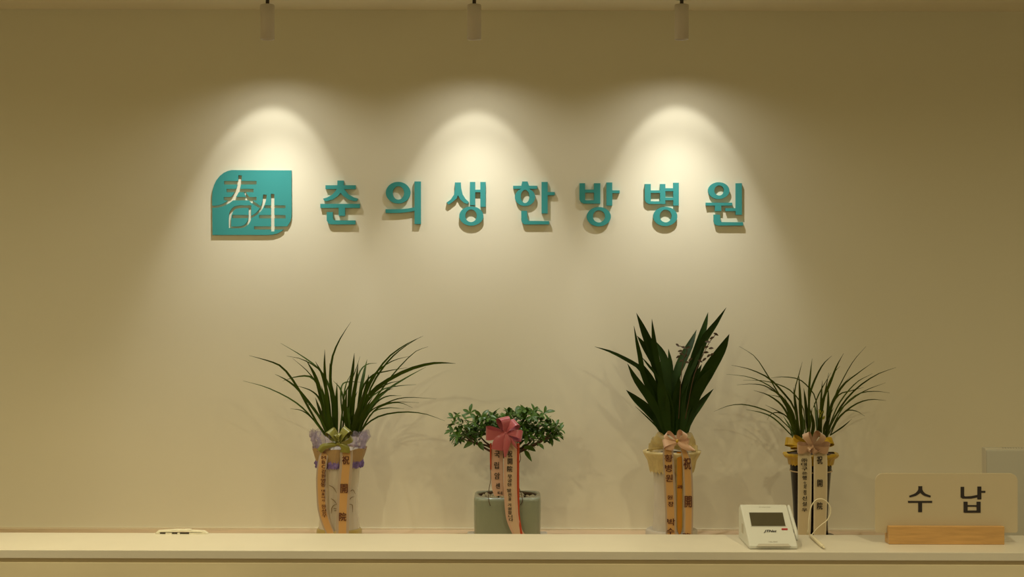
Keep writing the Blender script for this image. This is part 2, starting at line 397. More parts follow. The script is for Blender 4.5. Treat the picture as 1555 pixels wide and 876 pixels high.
# ------------------------------------------------------------ text
_gc = {}
def glyph(ch, bold=0.0):
    k = (ch, bold)
    if k in _gc: return _gc[k]
    c = bpy.data.curves.new('t', 'FONT'); c.body = ch; c.resolution_u = 2; c.offset = bold
    o = bpy.data.objects.new('t', c); C.objects.link(o)
    dg = bpy.context.evaluated_depsgraph_get(); me = bpy.data.meshes.new_from_object(o.evaluated_get(dg))
    vs = [v.co.copy() for v in me.vertices]; fs = [tuple(p.vertices) for p in me.polygons]
    bpy.data.objects.remove(o); bpy.data.curves.remove(c); bpy.data.meshes.remove(me)
    _gc[k] = (vs, fs); return _gc[k]
def put_text(g, ch, box, mapf, bold=0.02, slant=0.0, mi=0):
    """fit glyph(s) into a pixel box (x0,y0,x1,y1); mapf turns a pixel into a point"""
    vs, fs = glyph(ch, 0.0)
    if not vs: return
    ax = min(v.x for v in vs); bx = max(v.x for v in vs); ay = min(v.y for v in vs); by = max(v.y for v in vs)
    x0, y0, x1, y1 = box
    e = 0.26 if bold > 0 else 0        # heavier strokes: the glyph laid down twice, a hair apart
    for k_, (ex, ey) in enumerate(((-e, -e*0.4), (e, e*0.4)) if bold > 0 else ((0, 0),)):
        out = []
        for v in vs:
            u = (v.x-ax)/max(bx-ax, 1e-6); w = (v.y-ay)/max(by-ay, 1e-6)
            q = mapf(x0+u*(x1-x0)+slant*w*(x1-x0)+ex, y1-w*(y1-y0)+ey); q.y -= 0.00008*k_
            out.append(q)
        g.add(out, fs, mi)

# ------------------------------------------------------------ plant helpers
def leaf(parent, pts, w, Y0, dy, m, name='leaf', nseg=11, twist=None, broad=False):
    """pts: pixel points from base to tip; w width in px; dy depth travelled by the tip"""
    n = nseg; tt = [i/n for i in range(n+1)]
    c2 = catmull([Vector((x, y, 0)) for x, y in pts], n)
    P3 = [P(c.x, c.y, Y0+dy*(t**1.4)) for c, t in zip(c2, tt)]
    tw = twist if twist is not None else random.uniform(-0.6, 0.6)
    V = []; Fc = []
    for i, p in enumerate(P3):
        t = tt[i]
        tan = (P3[min(i+1, n)]-P3[max(i-1, 0)]).normalized()
        side = tan.cross(Vector((0, 1, 0))).normalized()
        nrm = side.cross(tan).normalized()
        s = side*math.cos(tw)+nrm*math.sin(tw)
        if broad: prof = min(1.0, 0.38+1.5*t)*(1-max(0, (t-0.45)/0.55)**1.9)
        else: prof = min(1.0, 0.62+1.0*t)*(1-t**2.6)
        hw = max(w*0.5*prof*Y0/F, 0.0003)/max(0.75, math.cos(tw))
        fold = nrm*(hw*0.35)
        V += [p-s*hw, p+fold, p+s*hw]
    for i in range(n):
        a = i*3; Fc += [(a, a+1, a+4, a+3), (a+1, a+2, a+5, a+4)]
    return mk(name, V, Fc, m, parent, True)
def ribbon(parent, cl, ws, Y, mats, name='ribbon', dyl=None, edge=0.16, label=None, nseg=16):
    """cl: pixel centreline top->bottom, ws px widths, flat strip with darker woven edges"""
    c2 = catmull([Vector((x, y, 0)) for x, y in cl], nseg); w = lerp_list(ws, nseg); dd = lerp_list(dyl or [0, 0], nseg)
    cols = [-0.5, -0.5+edge, -0.12, 0.12, 0.5-edge, 0.5]; V = []; Fc = []; fm = []
    for i, c in enumerate(c2):
        for u in cols: V.append(P(c.x+u*w[i], c.y, Y+dd[i]+0.006*u*u*4*0.35))
    m = len(cols)
    for i in range(nseg):
        for k in range(m-1):
            a = i*m+k; Fc.append((a, a+m, a+m+1, a+1)); fm.append(1 if k in (0, m-2) else 0)
    o = mk(name, V, Fc, mats, parent, True, fm)
    if label: o['label'] = label
    return o
def bow_loop(parent, c, tip, w, Y, m, h=0.022, name='loop', knot=0.25, roll=None, front=0.0):
    """one satin loop from the knot c to tip (pixels), w = width at the outer end in px"""
    a = P(c[0], c[1], Y); b = P(tip[0], tip[1], Y)
    d = b-a; L = d.length; d.normalize(); side0 = d.cross(Vector((0, 1, 0))).normalized(); Yn = Vector((0, -1, 0))
    if roll is None: roll = random.choice((-1, 1))*random.uniform(0.35, 0.75)
    mm = (Yn*math.cos(roll)+side0*math.sin(roll)).normalized(); side = (side0*math.cos(roll)-Yn*math.sin(roll)).normalized()
    W_ = w*Y/F; V = []; Fc = []; n = 22
    for i in range(n+1):
        t = i/n; ang = 2*math.pi*t
        s = 0.5*(1-math.cos(ang)); s = s**0.8
        dep = math.sin(ang)*h*(0.35+0.65*s)
        ww = W_*(knot+(1-knot)*s**0.8)
        ctr = a+d*L*s+mm*(dep+front)
        for k in range(5):
            u = k/4-0.5
            V.append(ctr+side*ww*u+mm*(0.0015*math.cos(u*math.pi*4)*(1-s)))
    for i in range(n):
        for k in range(4):
            q = i*5+k; Fc.append((q, q+1, q+6, q+5))
    return mk(name, V, Fc, m, parent, True)
def bow_tail(parent, pts, ws, Y, m, name='tail', bulge=0.006, n=14):
    c2 = catmull([Vector((x, y, 0)) for x, y in pts], n); w = lerp_list(ws, n); V = []; Fc = []
    for i, c in enumerate(c2):
        t = (c2[min(i+1, n)]-c2[max(i-1, 0)]).normalized(); nx, ny = -t.y, t.x
        for k in range(5):
            u = k/4-0.5
            V.append(P(c.x+nx*u*w[i], c.y+ny*u*w[i], Y-bulge*math.cos(u*math.pi)-0.003*math.sin(i/n*math.pi)))
    for i in range(n):
        for k in range(4):
            q = i*5+k; Fc.append((q, q+1, q+6, q+5))
    return mk(name, V, Fc, m, parent, True)
def knot(parent, c, r, Y, m, name='knot'):
    g = Geo(); p = P(c[0], c[1], Y); prof = []
    for j in range(9):
        a = -math.pi/2+math.pi*j/8; prof.append((max(1e-4, r*Y/F*math.cos(a)), p.z+r*Y/F*math.sin(a)))
    g.lathe(p.x, Y, prof, 16); return g.build(name, m, parent, True)
def lettering(parent, items, Y, m, bold=0.02, name='character'):
    for ch, box in items:
        g = Geo(); put_text(g, ch, box, lambda x, y: P(x, y, Y), bold); g.build(name, m, parent, recalc=False)
def zz(z, pts): return [(z[0]+x/z[2], z[1]+y/z[2]) for x, y in pts]
def zr(pz, py, Y): return P(777.5, py, Y).z

YP = D-0.20   # pot axis
def pxr(px, Y): return px*Y/F

# ------------------------------------------------------------ plant 1 (narrow leaved orchid, olive bow)
K1 = X_at(516, YP)
p1 = empty('potted_orchid', (K1, YP, CABZ), 'leftmost orchid, arching grass-like leaves, white pot, olive bow and orange ribbons', 'potted plant', 'congratulation plants on the back cabinet')
rt = pxr(33, YP); rb = pxr(31, YP)
zt = P(777, 682, YP).z; zbot = CABZ+0.002
g = Geo(); g.lathe(K1, YP, [(0, zbot+0.008), (rb, zbot+0.008), (rb+0.001, zbot+0.03), (rb*0.93, zbot+0.09), (rb*0.92, zbot+0.16), (rt*0.97, zt-0.05), (rt*1.06, zt), (rt*0.98, zt), (rt*0.9, zt-0.03), (0, zt-0.03)], 48)
g.build('pot', M['porcelain'], p1, True)
g = Geo(); g.lathe(K1, YP, [(0, zt-0.022), (rt*0.9, zt-0.022)], 32); g.build('soil', M['soil'], p1)
g = Geo(); g.lathe(K1, YP, [(rb*1.02, zbot+0.034), (rb*1.10, zbot+0.030), (rb*1.14, zbot+0.004), (rb*1.0, zbot), (0, zbot)], 48, wob=lambda r, z, a, j: (r*(1+0.015*math.sin(a*9+j)), z)); g.build('base_wrap', M['goldring'], p1, True)
g = Geo(); z0 = P(777, 680, YP).z; z1 = P(777, 703, YP).z
g.lathe(K1, YP, [(pxr(41, YP), z0), (pxr(38, YP), (z0+z1)/2), (pxr(34, YP), z1)], 90, wob=lambda r, z, a, j: (r*(1+0.03*math.sin(a*11)*(1-j*0.4)), z+0.002*math.sin(a*7))); g.build('paper_collar', M['tanwrap'], p1, True)
z0 = P(777, 697, YP).z; z1 = P(777, 709, YP).z
g = Geo(); g.lathe(K1, YP, [(pxr(34, YP), z0), (pxr(36, YP), (z0+z1)/2), (pxr(35, YP), z1)], 150, wob=lambda r, z, a, j: (r*(1+0.05*math.sin(a*37+j*2.1)+0.03*math.sin(a*61)), z+(0.003*math.sin(a*53) if j == 2 else 0.002*math.sin(a*29)))); g.build('lace_band', M['purple'], p1, True)
z0 = P(777, 655, YP).z; z1 = P(777, 682, YP).z
g = Geo(); g.lathe(K1, YP, [(pxr(40, YP), z0), (pxr(42, YP), z0*0.6+z1*0.4), (pxr(38, YP), z0*0.35+z1*0.65), (pxr(36, YP), z1)], 160, wob=lambda r, z, a, j: (r*(1+0.10*math.sin(a*17+j*1.7)+0.05*math.sin(a*41+j)), z+0.006*math.sin(a*13+j*2)+0.003*math.sin(a*47)))
g.build('lace_ruffle', M['lace'], p1, True)['label'] = 'crumpled lilac net ruffle'
# the brush drawn orchid on the pot: thin painted strokes standing on the glaze
def pot_stroke(g, pts, w, cx, cy, rfun, lift=0.0012):
    c2 = catmull([Vector((x, y, 0)) for x, y in pts], 10); V = []; Fc = []
    for i, c in enumerate(c2):
        t = (c2[min(i+1, 10)]-c2[max(i-1, 0)]).normalized(); nx, ny = -t.y, t.x; ww = w*(0.35+0.65*math.sin(math.pi*min(1, 0.15+i/10*0.9)))
        for s in (-0.5, 0.5):
            q = P(c.x+nx*ww*s, c.y+ny*ww*s, YP-rb); dx = q.x-cx; rr = rfun+lift
            dx = max(-rr*0.98, min(rr*0.98, dx))
            V.append((cx+dx, cy-math.sqrt(rr*rr-dx*dx), q.z))
    for i in range(10): Fc.append((2*i, 2*i+1, 2*i+3, 2*i+2))
    g.add(V, Fc)
g = Geo(); zb2 = (450, 640, 4.87)
for pts in ([(240,472),(275,490),(300,530)], [(255,570),(280,585),(305,620)], [(258,680),(262,640),(285,615),(315,618)], [(395,520),(415,512),(430,545)], [(392,580),(405,566),(425,562)], [(390,615),(410,625),(412,678)], [(275,643),(300,645)], [(280,658),(300,658)], [(330,700),(345,640),(350,560)]):
    pot_stroke(g, zz(zb2, pts), 1.1, K1, YP, rb*1.0)
g.build('painted_orchid', M['inkline'], p1, recalc=False)
ZL1 = (360, 480, 4.379)
L1 = [
 ([(600,800),(520,690),(400,470),(300,340),(200,295),(80,262)],16),([(610,800),(560,690),(490,590),(400,480),(320,420),(252,386)],18),([(590,800),(480,655),(370,560),(200,475),(40,430)],10),
 ([(590,800),(500,680),(430,628),(355,615)],8),([(640,800),(625,520),(560,370),(440,270),(290,180)],13),([(620,760),(600,500),(560,370),(440,290),(330,265)],10),
 ([(605,780),(560,510),(480,380),(370,280)],10),([(612,790),(570,530),(500,410),(400,402),(302,432)],14),([(612,795),(560,580),(500,500),(390,460)],12),
 ([(605,800),(565,560),(520,400),(458,290)],30),([(630,800),(605,560),(570,400),(520,300)],24),([(622,800),(592,500),(582,340),(583,222)],20),
 ([(652,800),(640,620),(622,450),(630,290),(680,160),(757,38)],17),([(655,800),(650,600),(622,450),(616,310)],28),([(700,770),(715,610),(690,490),(640,430)],14),
 ([(662,800),(660,600),(665,440)],26),([(625,800),(560,650),(520,540)],28),([(640,800),(600,620),(560,460)],30),([(600,800),(520,620),(455,582)],9),
 ([(680,800),(700,640),(720,470),(760,380)],12),
 ([(742,800),(748,520),(770,350),(780,245)],26),([(690,800),(705,560),(755,440),(792,350),(818,268)],9),([(785,800),(822,500),(846,370),(865,287)],24),
 ([(762,800),(772,560),(792,430),(805,315)],28),([(752,800),(780,520),(812,380),(860,322),(930,312)],12),([(792,800),(845,560),(900,420),(1000,280),(1120,190),(1237,132)],14),
 ([(800,800),(880,500),(980,330),(1090,220),(1220,138)],12),([(802,800),(850,650),(960,490),(1060,360),(1180,240),(1270,203)],10),([(805,740),(870,460),(940,360),(1040,295),(1152,265)],10),
 ([(792,800),(860,545),(980,440),(1130,360),(1270,318),(1370,310),(1453,315)],24),([(802,800),(870,635),(980,505),(1120,412),(1256,338)],17),([(782,790),(820,520),(890,400),(1000,365),(1132,342)],12),
 ([(792,800),(860,580),(960,492),(1060,465),(1192,455)],10),([(802,800),(900,642),(1010,570),(1130,540),(1325,550)],9),([(812,790),(900,642),(980,590),(1080,575),(1167,609)],10),
 ([(802,790),(870,650),(960,590),(1060,570),(1210,576)],8),([(812,780),(900,642),(1000,610),(1112,615)],9),([(802,805),(860,720),(960,660),(1110,637),(1250,650),(1383,697)],11),
 ([(830,720),(920,582),(1000,532),(1092,530)],10),([(704,700),(690,540),(700,455),(750,436),(835,440)],11),([(782,800),(822,620),(860,470),(876,388)],28),
 ([(785,800),(822,650),(900,520),(1000,450),(1100,428)],13),([(742,800),(720,640),(730,480)],26),([(760,800),(800,640),(850,500)],30),([(770,800),(830,660),(900,540)],24),
 ([(735,800),(745,650),(800,500)],22),([(790,800),(850,640),(950,520),(1040,480)],14),([(750,800),(740,620),(765,470)],24),([(630,800),(610,640),(545,490)],24),
]
for pts, w in L1:
    dx = (pts[-1][0]-690)/700.0
    leaf(p1, zz(ZL1, pts), w/4.379*1.12, YP+random.uniform(-0.03, 0.03), random.uniform(-0.14, 0.13), M['leaf'])
YR = YP-rt-0.012
r1 = ribbon(p1, [(497,678),(491,695),(487.5,720),(488,750),(490,775),(496,796),(503,812),(506,822)], [13,14,15,15,15,15,15,15], YR, [M['orange'], M['orange_edge']], dyl=[0.01,0,0,0.004,0.012,0.0], label='narrow orange ribbon with sender text, curving at its foot')
zA = (478, 676, 12.51); zB_ = (478, 742, 12.51)
def bx(z, x0, y0, x1, y1): return (z[0]+x0/z[2], z[1]+y0/z[2], z[0]+x1/z[2], z[1]+y1/z[2])
lettering(r1, [('㈜', bx(zA,150,115,215,165)), ('M', bx(zA,130,205,210,262)), ('B', bx(zA,135,290,195,350)), ('C', bx(zA,130,375,198,438)), ('강', bx(zA,128,462,212,540)), ('원', bx(zA,125,548,200,615)), ('영', bx(zA,115,635,200,705)), ('동', bx(zA,112,710,205,785)),
   ('대', bx(zB_,128,15,190,60)), ('표', bx(zB_,128,80,190,125)), ('이', bx(zB_,130,145,190,185)), ('사', bx(zB_,135,200,195,245)), ('한', bx(zB_,128,300,212,375)), ('성', bx(zB_,130,390,212,460)), ('우', bx(zB_,140,465,225,545))], YR-0.0035, M['brownink'], 0.035)
r2 = ribbon(p1, [(526,684),(526,700),(523.5,730),(521,765),(520,800),(520,822)], [20,19,20,19,19.5,19.5], YR-0.004, [M['orange'], M['orange_edge']], edge=0.2, label='wide orange ribbon with three large characters')
lettering(r2, [('祝', bx(zA,520,200,655,362)), ('開', bx(zA,490,735,622,905)), ('院', bx(zB_,462,450,595,612))], YR-0.0075, M['brownink'], 0.04)
zbw = (480, 640, 14.6)
bw = knot(p1, zz(zbw, [(500,480)])[0], 4, YR-0.012, M['olive'], 'bow')
for (tx, ty, w, h) in ((290,190,240,0.016),(720,160,215,0.016),(790,340,150,0.02),(360,300,80,0.022),(560,260,85,0.02),(450,440,90,0.02)):
    bow_loop(bw, zz(zbw, [(500,490)])[0], zz(zbw, [(tx, ty)])[0], w/14.6, YR-0.012, M['olive'], h, knot=0.35)
bow_tail(bw, zz(zbw, [(480,500),(300,530),(170,560),(70,660)]), [6,8,10,9], YR-0.008, M['olive'])
bow_tail(bw, zz(zbw, [(520,500),(600,540),(645,610),(640,690)]), [6,11,14,14.5], YR-0.012, M['olive'])

# ------------------------------------------------------------ plant 2 (azalea, celadon pot)
K2 = X_at(771.5, YP)
p2 = empty('potted_azalea', (K2, YP, CABZ), 'low bushy azalea with small glossy leaves in a grey-green box pot, rose bow', 'potted plant', 'congratulation plants on the back cabinet')
hw = pxr(51.5, YP-0.09)
zt2 = zr(0, 756, YP-0.09)
g = Geo(); n = 64; levels = [(zbot, 0.97), (zbot+0.02, 0.985), ((zbot+zt2)/2, 0.995), (zt2-0.01, 1.0), (zt2-0.003, 0.99), (zt2, 0.96)]
def sq(a, p=7.0): return 1/((abs(math.cos(a))**p+abs(math.sin(a))**p)**(1/p))
V = []; Fc = []
for z, s in levels:
    for i in range(n):
        a = 2*math.pi*i/n; r = hw*s*sq(a); V.append((K2+r*math.cos(a), YP+r*0.93*math.sin(a), z))
rr = hw*0.88
for z in (zt2, zt2-0.006, zt2-0.03):
    for i in range(n):
        a = 2*math.pi*i/n; V.append((K2+rr*math.cos(a), YP+rr*0.9*math.sin(a), z))
L_ = len(levels)+3
for j in range(L_-1):
    for i in range(n): k = (i+1) % n; Fc.append((j*n+i, j*n+k, (j+1)*n+k, (j+1)*n+i))
Fc.append(tuple(range(n-1, -1, -1)))
o = mk('pot', V, Fc, [M['celadon'], M['brown_rim']], p2, True, [0]*((L_-3)*n)+[1]*(2*n)+[0], True)
o.data.polygons[len(Fc)-1].use_smooth = False
for sx in (-1, 1):
    g = Geo(); x = K2+sx*(hw+0.010); g.box((x-0.012, YP-0.03, CABZ+0.001), (x+0.012, YP+0.03, CABZ+0.022)); bevel(g.build('side_foot', M['papery'], p2), 0.004, 2)
g = Geo(); g.lathe(K2, YP, [(0, zt2-0.022), (rr, zt2-0.022)], 32); g.build('soil', M['soil'], p2)
random.seed(5)
for i in range(46):
    a = random.uniform(0, 6.28); r = rr*math.sqrt(random.random())*0.88; s = random.uniform(0.007, 0.013)
    b_ = bmesh.new(); bmesh.ops.create_icosphere(b_, subdivisions=1, radius=s)
    for v in b_.verts: v.co.z *= 0.6; v.co += Vector((K2+r*math.cos(a), YP+r*0.88*math.sin(a), zt2-0.012+random.uniform(0, 0.008)))
    mk('pebble', [v.co.copy() for v in b_.verts], [tuple(v.index for v in f.verts) for f in b_.faces], M['pebble'], p2, True); b_.free()
ZA = (670, 600, 3.98)
def Z2P(x, y, Y): return P(ZA[0]+x/ZA[2], ZA[1]+y/ZA[2], Y)
g = Geo()
g.tube([Z2P(398,660,YP), Z2P(404,560,YP+0.005), Z2P(392,460,YP), Z2P(400,360,YP), Z2P(395,300,YP)], [0.009,0.008,0.007,0.007,0.005], 10); g.build('trunk', M['twig'], p2, True)
lobes = [((140,200),(78,72)),((215,215),(60,60)),((290,150),(60,32)),((300,215),(60,40)),((420,140),(65,32)),((520,160),(70,62)),((600,180),(75,75)),((560,250),(75,60)),((670,220),(50,52)),((400,210),(70,50)),((470,230),(50,50)),((130,240),(50,40))]
for (cx, cy), _ in lobes:
    Yt = YP+random.uniform(-0.05, 0.05); my = 330+random.uniform(-20, 15)
    g = Geo(); g.tube(catmull([Z2P(395,380,YP), Z2P(395+(cx-395)*0.4, my, YP+(Yt-YP)*0.4), Z2P(395+(cx-395)*0.75, (my+cy)/2+10, Yt), Z2P(cx, cy, Yt)], 8), [0.005-0.0004*i for i in range(9)], 6); g.build('branch', M['twig'], p2, True)
for pts in ([(300,340),(200,290),(120,262)], [(480,335),(570,290),(660,255)], [(470,340),(500,335),(530,350)]):
    g = Geo(); g.tube(catmull([Z2P(x, y, YP-0.03) for x, y in pts], 6), 0.0022, 6); g.build('twig', M['twig'], p2, True)
# leaf meshes shared between the leaf objects
def azleaf(L, w, curl):
    V = []; Fc = []; n = 6
    for i in range(n+1):
        t = i/n; ww = w*0.5*math.sin(math.pi*min(1, (t*0.94+0.03))**1.25)**0.8 if t < 1 else 0.0
        z = -curl*t*t*L
        V += [(-ww, t*L, z+ww*0.25), (0, t*L, z-0.0002), (ww, t*L, z+ww*0.25)]
    for i in range(n):
        a = 3*i; Fc += [(a, a+1, a+4, a+3), (a+1, a+2, a+5, a+4)]
    me = bpy.data.meshes.new('leaf'); me.from_pydata(V, [], Fc); me.materials.append(M['azalea']); me.polygons.foreach_set('use_smooth', [True]*len(Fc)); return me
LM = [azleaf(0.028, 0.011, 0.25), azleaf(0.024, 0.0105, 0.1), azleaf(0.032, 0.012, 0.4)]
r2loc = root_loc(p2)
nleaf = 0
def whorl(c, k, up):
    global nleaf
    ph = random.uniform(0, 6.28)
    ax = up.normalized(); q = ax.to_track_quat('Z', 'Y')
    for j in range(k):
        if nleaf >= 298: return
        az = ph+6.283*j/k+random.uniform(-0.25, 0.25); el = random.uniform(0.05, 0.95)
        M3 = Matrix.Rotation(az, 4, 'Z') @ Matrix.Rotation(el, 4, 'X')
        o = bpy.data.objects.new('leaf', random.choice(LM)); C.objects.link(o); o.parent = p2
        sc = random.uniform(0.8, 1.25)
        o.matrix_local = Matrix.Translation(c-r2loc) @ q.to_matrix().to_4x4() @ M3 @ Matrix.Diagonal((sc, sc, sc, 1))
        nleaf += 1
sites = []
for (cx, cy), (rx, ry) in lobes:
    kk = 4
    for j in range(kk):
        a = random.uniform(0, 6.28); r = math.sqrt(random.random())
        sites.append((cx+rx*r*math.cos(a), cy+ry*r*math.sin(a), YP+random.uniform(-0.075, 0.06)))
sites += [(75,140,YP-0.02),(75,215,YP),(175,110,YP),(690,190,YP),(705,230,YP),(560,100,YP),(620,110,YP),(500,105,YP-0.01)]
for x, y, Y in sites:
    whorl(Z2P(x, y, Y), 5, Vector(((x-395)/500.0, random.uniform(-0.9, 0.1), random.uniform(0.4, 1.0))))
def one_leaf(x, y, ang, sc):
    o = bpy.data.objects.new('leaf', LM[0]); C.objects.link(o); o.parent = p2
    o.matrix_local = Matrix.Translation(Z2P(x, y, YP-0.05)-r2loc) @ Matrix.Rotation(-ang, 4, 'Y') @ Matrix.Rotation(math.pi/2, 4, 'X') @ Matrix.Diagonal((sc, sc, sc, 1))
# extra dense foliage behind as joined filler
g = Geo()
for (cx, cy), (rx, ry) in lobes:
    for j in range(52):
        a = random.uniform(0, 6.28); r = math.sqrt(random.random())*0.97
        c = Z2P(cx+rx*r*math.cos(a), cy+ry*r*math.sin(a), YP+random.uniform(-0.06, 0.07))
        me = random.choice(LM); mm = Matrix.Translation(c) @ Matrix.Rotation(random.uniform(0, 6.28), 4, 'Z') @ Matrix.Rotation(random.uniform(-0.6, 1.3), 4, 'X') @ Matrix.Rotation(random.uniform(-0.6, 0.6), 4, 'Y')
        g.add([mm @ v.co for v in me.vertices], [tuple(p.vertices) for p in me.polygons])
tag(g.build('foliage', M['azalea'], p2, True, recalc=False), kind='stuff')
leaf(p2, zz(ZA, [(505,335),(520,355),(548,402)]), 7, YP-0.05, -0.01, M['azalea'], nseg=6, broad=True)
leaf(p2, zz(ZA, [(240,280),(238,300),(258,335)]), 9, YP-0.05, -0.01, M['azalea'], nseg=6, broad=True)
leaf(p2, zz(ZA, [(190,290),(165,295),(134,322)]), 7, YP-0.05, -0.01, M['azalea'], nseg=6, broad=True)
leaf(p2, zz(ZA, [(500,315),(540,318),(572,340)]), 8, YP-0.05, -0.01, M['azalea'], nseg=6, broad=True)
leaf(p2, zz(ZA, [(70,212),(45,213),(24,217)]), 3, YP-0.05, -0.01, M['azalea'], nseg=6, broad=True)
leaf(p2, zz(ZA, [(580,290),(605,305),(620,328)]), 5, YP-0.05, -0.01, M['azalea'], nseg=6, broad=True)
for pts in ([(305,330),(296,420),(300,500),(290,560),(285,620),(296,668)], [(470,320),(476,350),(480,385),(470,410)], [(470,560),(485,600),(492,640),(478,662)]):
    g = Geo(); g.tube(catmull([Z2P(x, y, YP-0.105) for x, y in pts], 12), 0.0011, 6); g.build('wire', M['twig'], p2, True)
YR2 = YP-hw-0.014
ra = ribbon(p2, zz(ZA, [(338,300),(336,380),(338,480),(342,560),(352,608)]), [18,19,18.5,18,16], YR2+0.012, [M['peach2'], M['peach2']], label='shorter peach ribbon with five black syllables')
zP = (738, 676, 14.6); zQ = (738, 732, 14.6)
lettering(ra, [('국', bx(zP,185,125,305,275)), ('립', bx(zP,185,370,285,520)), ('암', bx(zP,190,605,305,750)), ('센', bx(zQ,220,20,305,142)), ('터', bx(zQ,262,205,355,275))], YR2+0.0085, M['blackink'], 0.035)
rb_ = ribbon(p2, zz(ZA, [(432,270),(420,340),(418,440),(418,560),(424,680),(432,750),(452,810),(474,850),(484,870)]), [12,19,20,20,20,19,18,19,19], YR2, [M['peach'], M['peach2']], edge=0.2, dyl=[0,0,0,0,0,0.002,0.004,0.0], label='long peach ribbon with a column of black writing')
it = [('祝', bx(zP,478,118,582,262)), ('開', bx(zP,480,290,582,422)), ('院', bx(zP,470,455,582,590)), ('무', bx(zP,480,650,575,735)), ('궁', bx(zP,475,745,575,820)), ('한', bx(zP,472,838,570,905)),
      ('발', bx(zQ,468,145,560,222)), ('전', bx(zQ,490,245,560,320)), ('을', bx(zQ,495,335,560,408)), ('기', bx(zQ,485,470,555,535)), ('원', bx(zQ,485,555,562,625)), ('합', bx(zQ,490,640,570,712)), ('니', bx(zQ,500,728,580,790)), ('다', bx(zQ,512,800,600,870))]
lettering(rb_, it, YR2-0.0035, M['blackink'], 0.035)
rs = ribbon(p2, zz(ZA, [(464,290),(462,400),(462,520),(463,640),(464,720),(476,800),(490,870)]), [5,5,5,5,5,5,5], YR2+0.003, [M['red'], M['red']], name='red_edge_ribbon')
ribbon(p2, zz(ZA, [(300,290),(299,340),(299,400),(301,450)]), [2.6,2.6,2.4,1.6], YR2+0.008, [M['red'], M['red']], name='red_edge_ribbon')
zbw = (730, 626, 10.95); cb = zz(zbw, [(410,350)])[0]
bw = knot(p2, cb, 4, YR2-0.012, M['rose'], 'bow')
for (tx, ty, w, h) in ((365,80,205,0.020),(605,165,165,0.018),(85,345,225,0.018),(690,400,175,0.018)):
    bow_loop(bw, cb, zz(zbw, [(tx, ty)])[0], w/10.95, YR2-0.012, M['rose'], h, knot=0.3)
bow_tail(bw, zz(zbw, [(400,370),(330,430),(290,520),(270,625)]), [7,15,17,18], YR2-0.016, M['rose'])
bow_tail(bw, zz(zbw, [(430,360),(440,470),(420,600),(405,745)]), [6,12,9,3], YR2-0.018, M['rose'])
bow_tail(bw, zz(zbw, [(440,360),(500,430),(550,520),(600,600)]), [4,6,5,2], YR2-0.012, M['rose'])

# ------------------------------------------------------------ plant 3 (broad leaved orchid)
K3 = X_at(1021, YP)
p3 = empty('potted_orchid', (K3, YP, CABZ), 'tallest orchid with broad dark blade leaves, ivory pot and peach ribbons, right of the azalea', 'potted plant', 'congratulation plants on the back cabinet')
r3 = pxr(28.5, YP); zc3 = P(777, 684, YP).z; zlow = P(777, 712, YP).z
prof = [(0, zbot+0.02), (r3*1.03, zbot+0.02)]
zz0, zz1 = zbot+0.02, zc3
N = 26
for i in range(N+1):
    t = i/N; z = zz0+(zz1-zz0)*t; r = r3*(1.03-0.09*math.sin(math.pi*min(1, t*1.1)))+(0.0006 if i % 2 else 0); prof.append((r, z))
g = Geo(); g.lathe(K3, YP, prof+[(r3*0.8, zz1), (0, zz1-0.02)], 48); g.build('pot', M['papery'], p3, True)
g = Geo(); g.lathe(K3, YP, [(0, zbot), (pxr(38, YP), zbot), (pxr(39.5, YP), zbot+0.006), (pxr(39, YP), zbot+0.030), (pxr(37, YP), zbot+0.034), (r3, zbot+0.030)], 48, wob=lambda r, z, a, j: (r*(1+0.01*math.sin(a*13)), z)); g.build('saucer', M['papery'], p3, True)
g = Geo(); g.lathe(K3, YP, [(pxr(38, YP), zc3+0.002), (pxr(44, YP), zc3+0.001), (pxr(43.5, YP), zc3-0.006), (pxr(37, YP), (zc3*0.5+zlow*0.5)), (pxr(34, YP), zlow), (pxr(33, YP), zlow-0.006)], 120,
      wob=lambda r, z, a, j: (r*(1+(0.012*math.sin(a*23+j) if j > 2 else 0)), z+(0.004*math.sin(a*31)+0.003*math.sin(a*57) if j == 5 else 0)))
g.build('paper_collar', M['cream_cloth'], p3, True)['label'] = 'flared cream-yellow fibre paper collar'
g = Geo(); g.lathe(K3, YP, [(0, zc3-0.004), (pxr(40, YP), zc3-0.004)], 32); g.build('soil', M['soil'], p3)
za3 = (960, 640, 4.87)
for (tx, ty, w) in ((165,110,80),(135,150,70),(455,115,80),(470,160,60),(120,190,50),(485,205,50)):
    bow_loop(p3, zz(za3, [(300,190)])[0], zz(za3, [(tx, ty)])[0], w/4.87, YP-0.05, M['organza'], 0.02, name='organza_loop', knot=0.4)
ZL3 = (890, 460, 3.983)
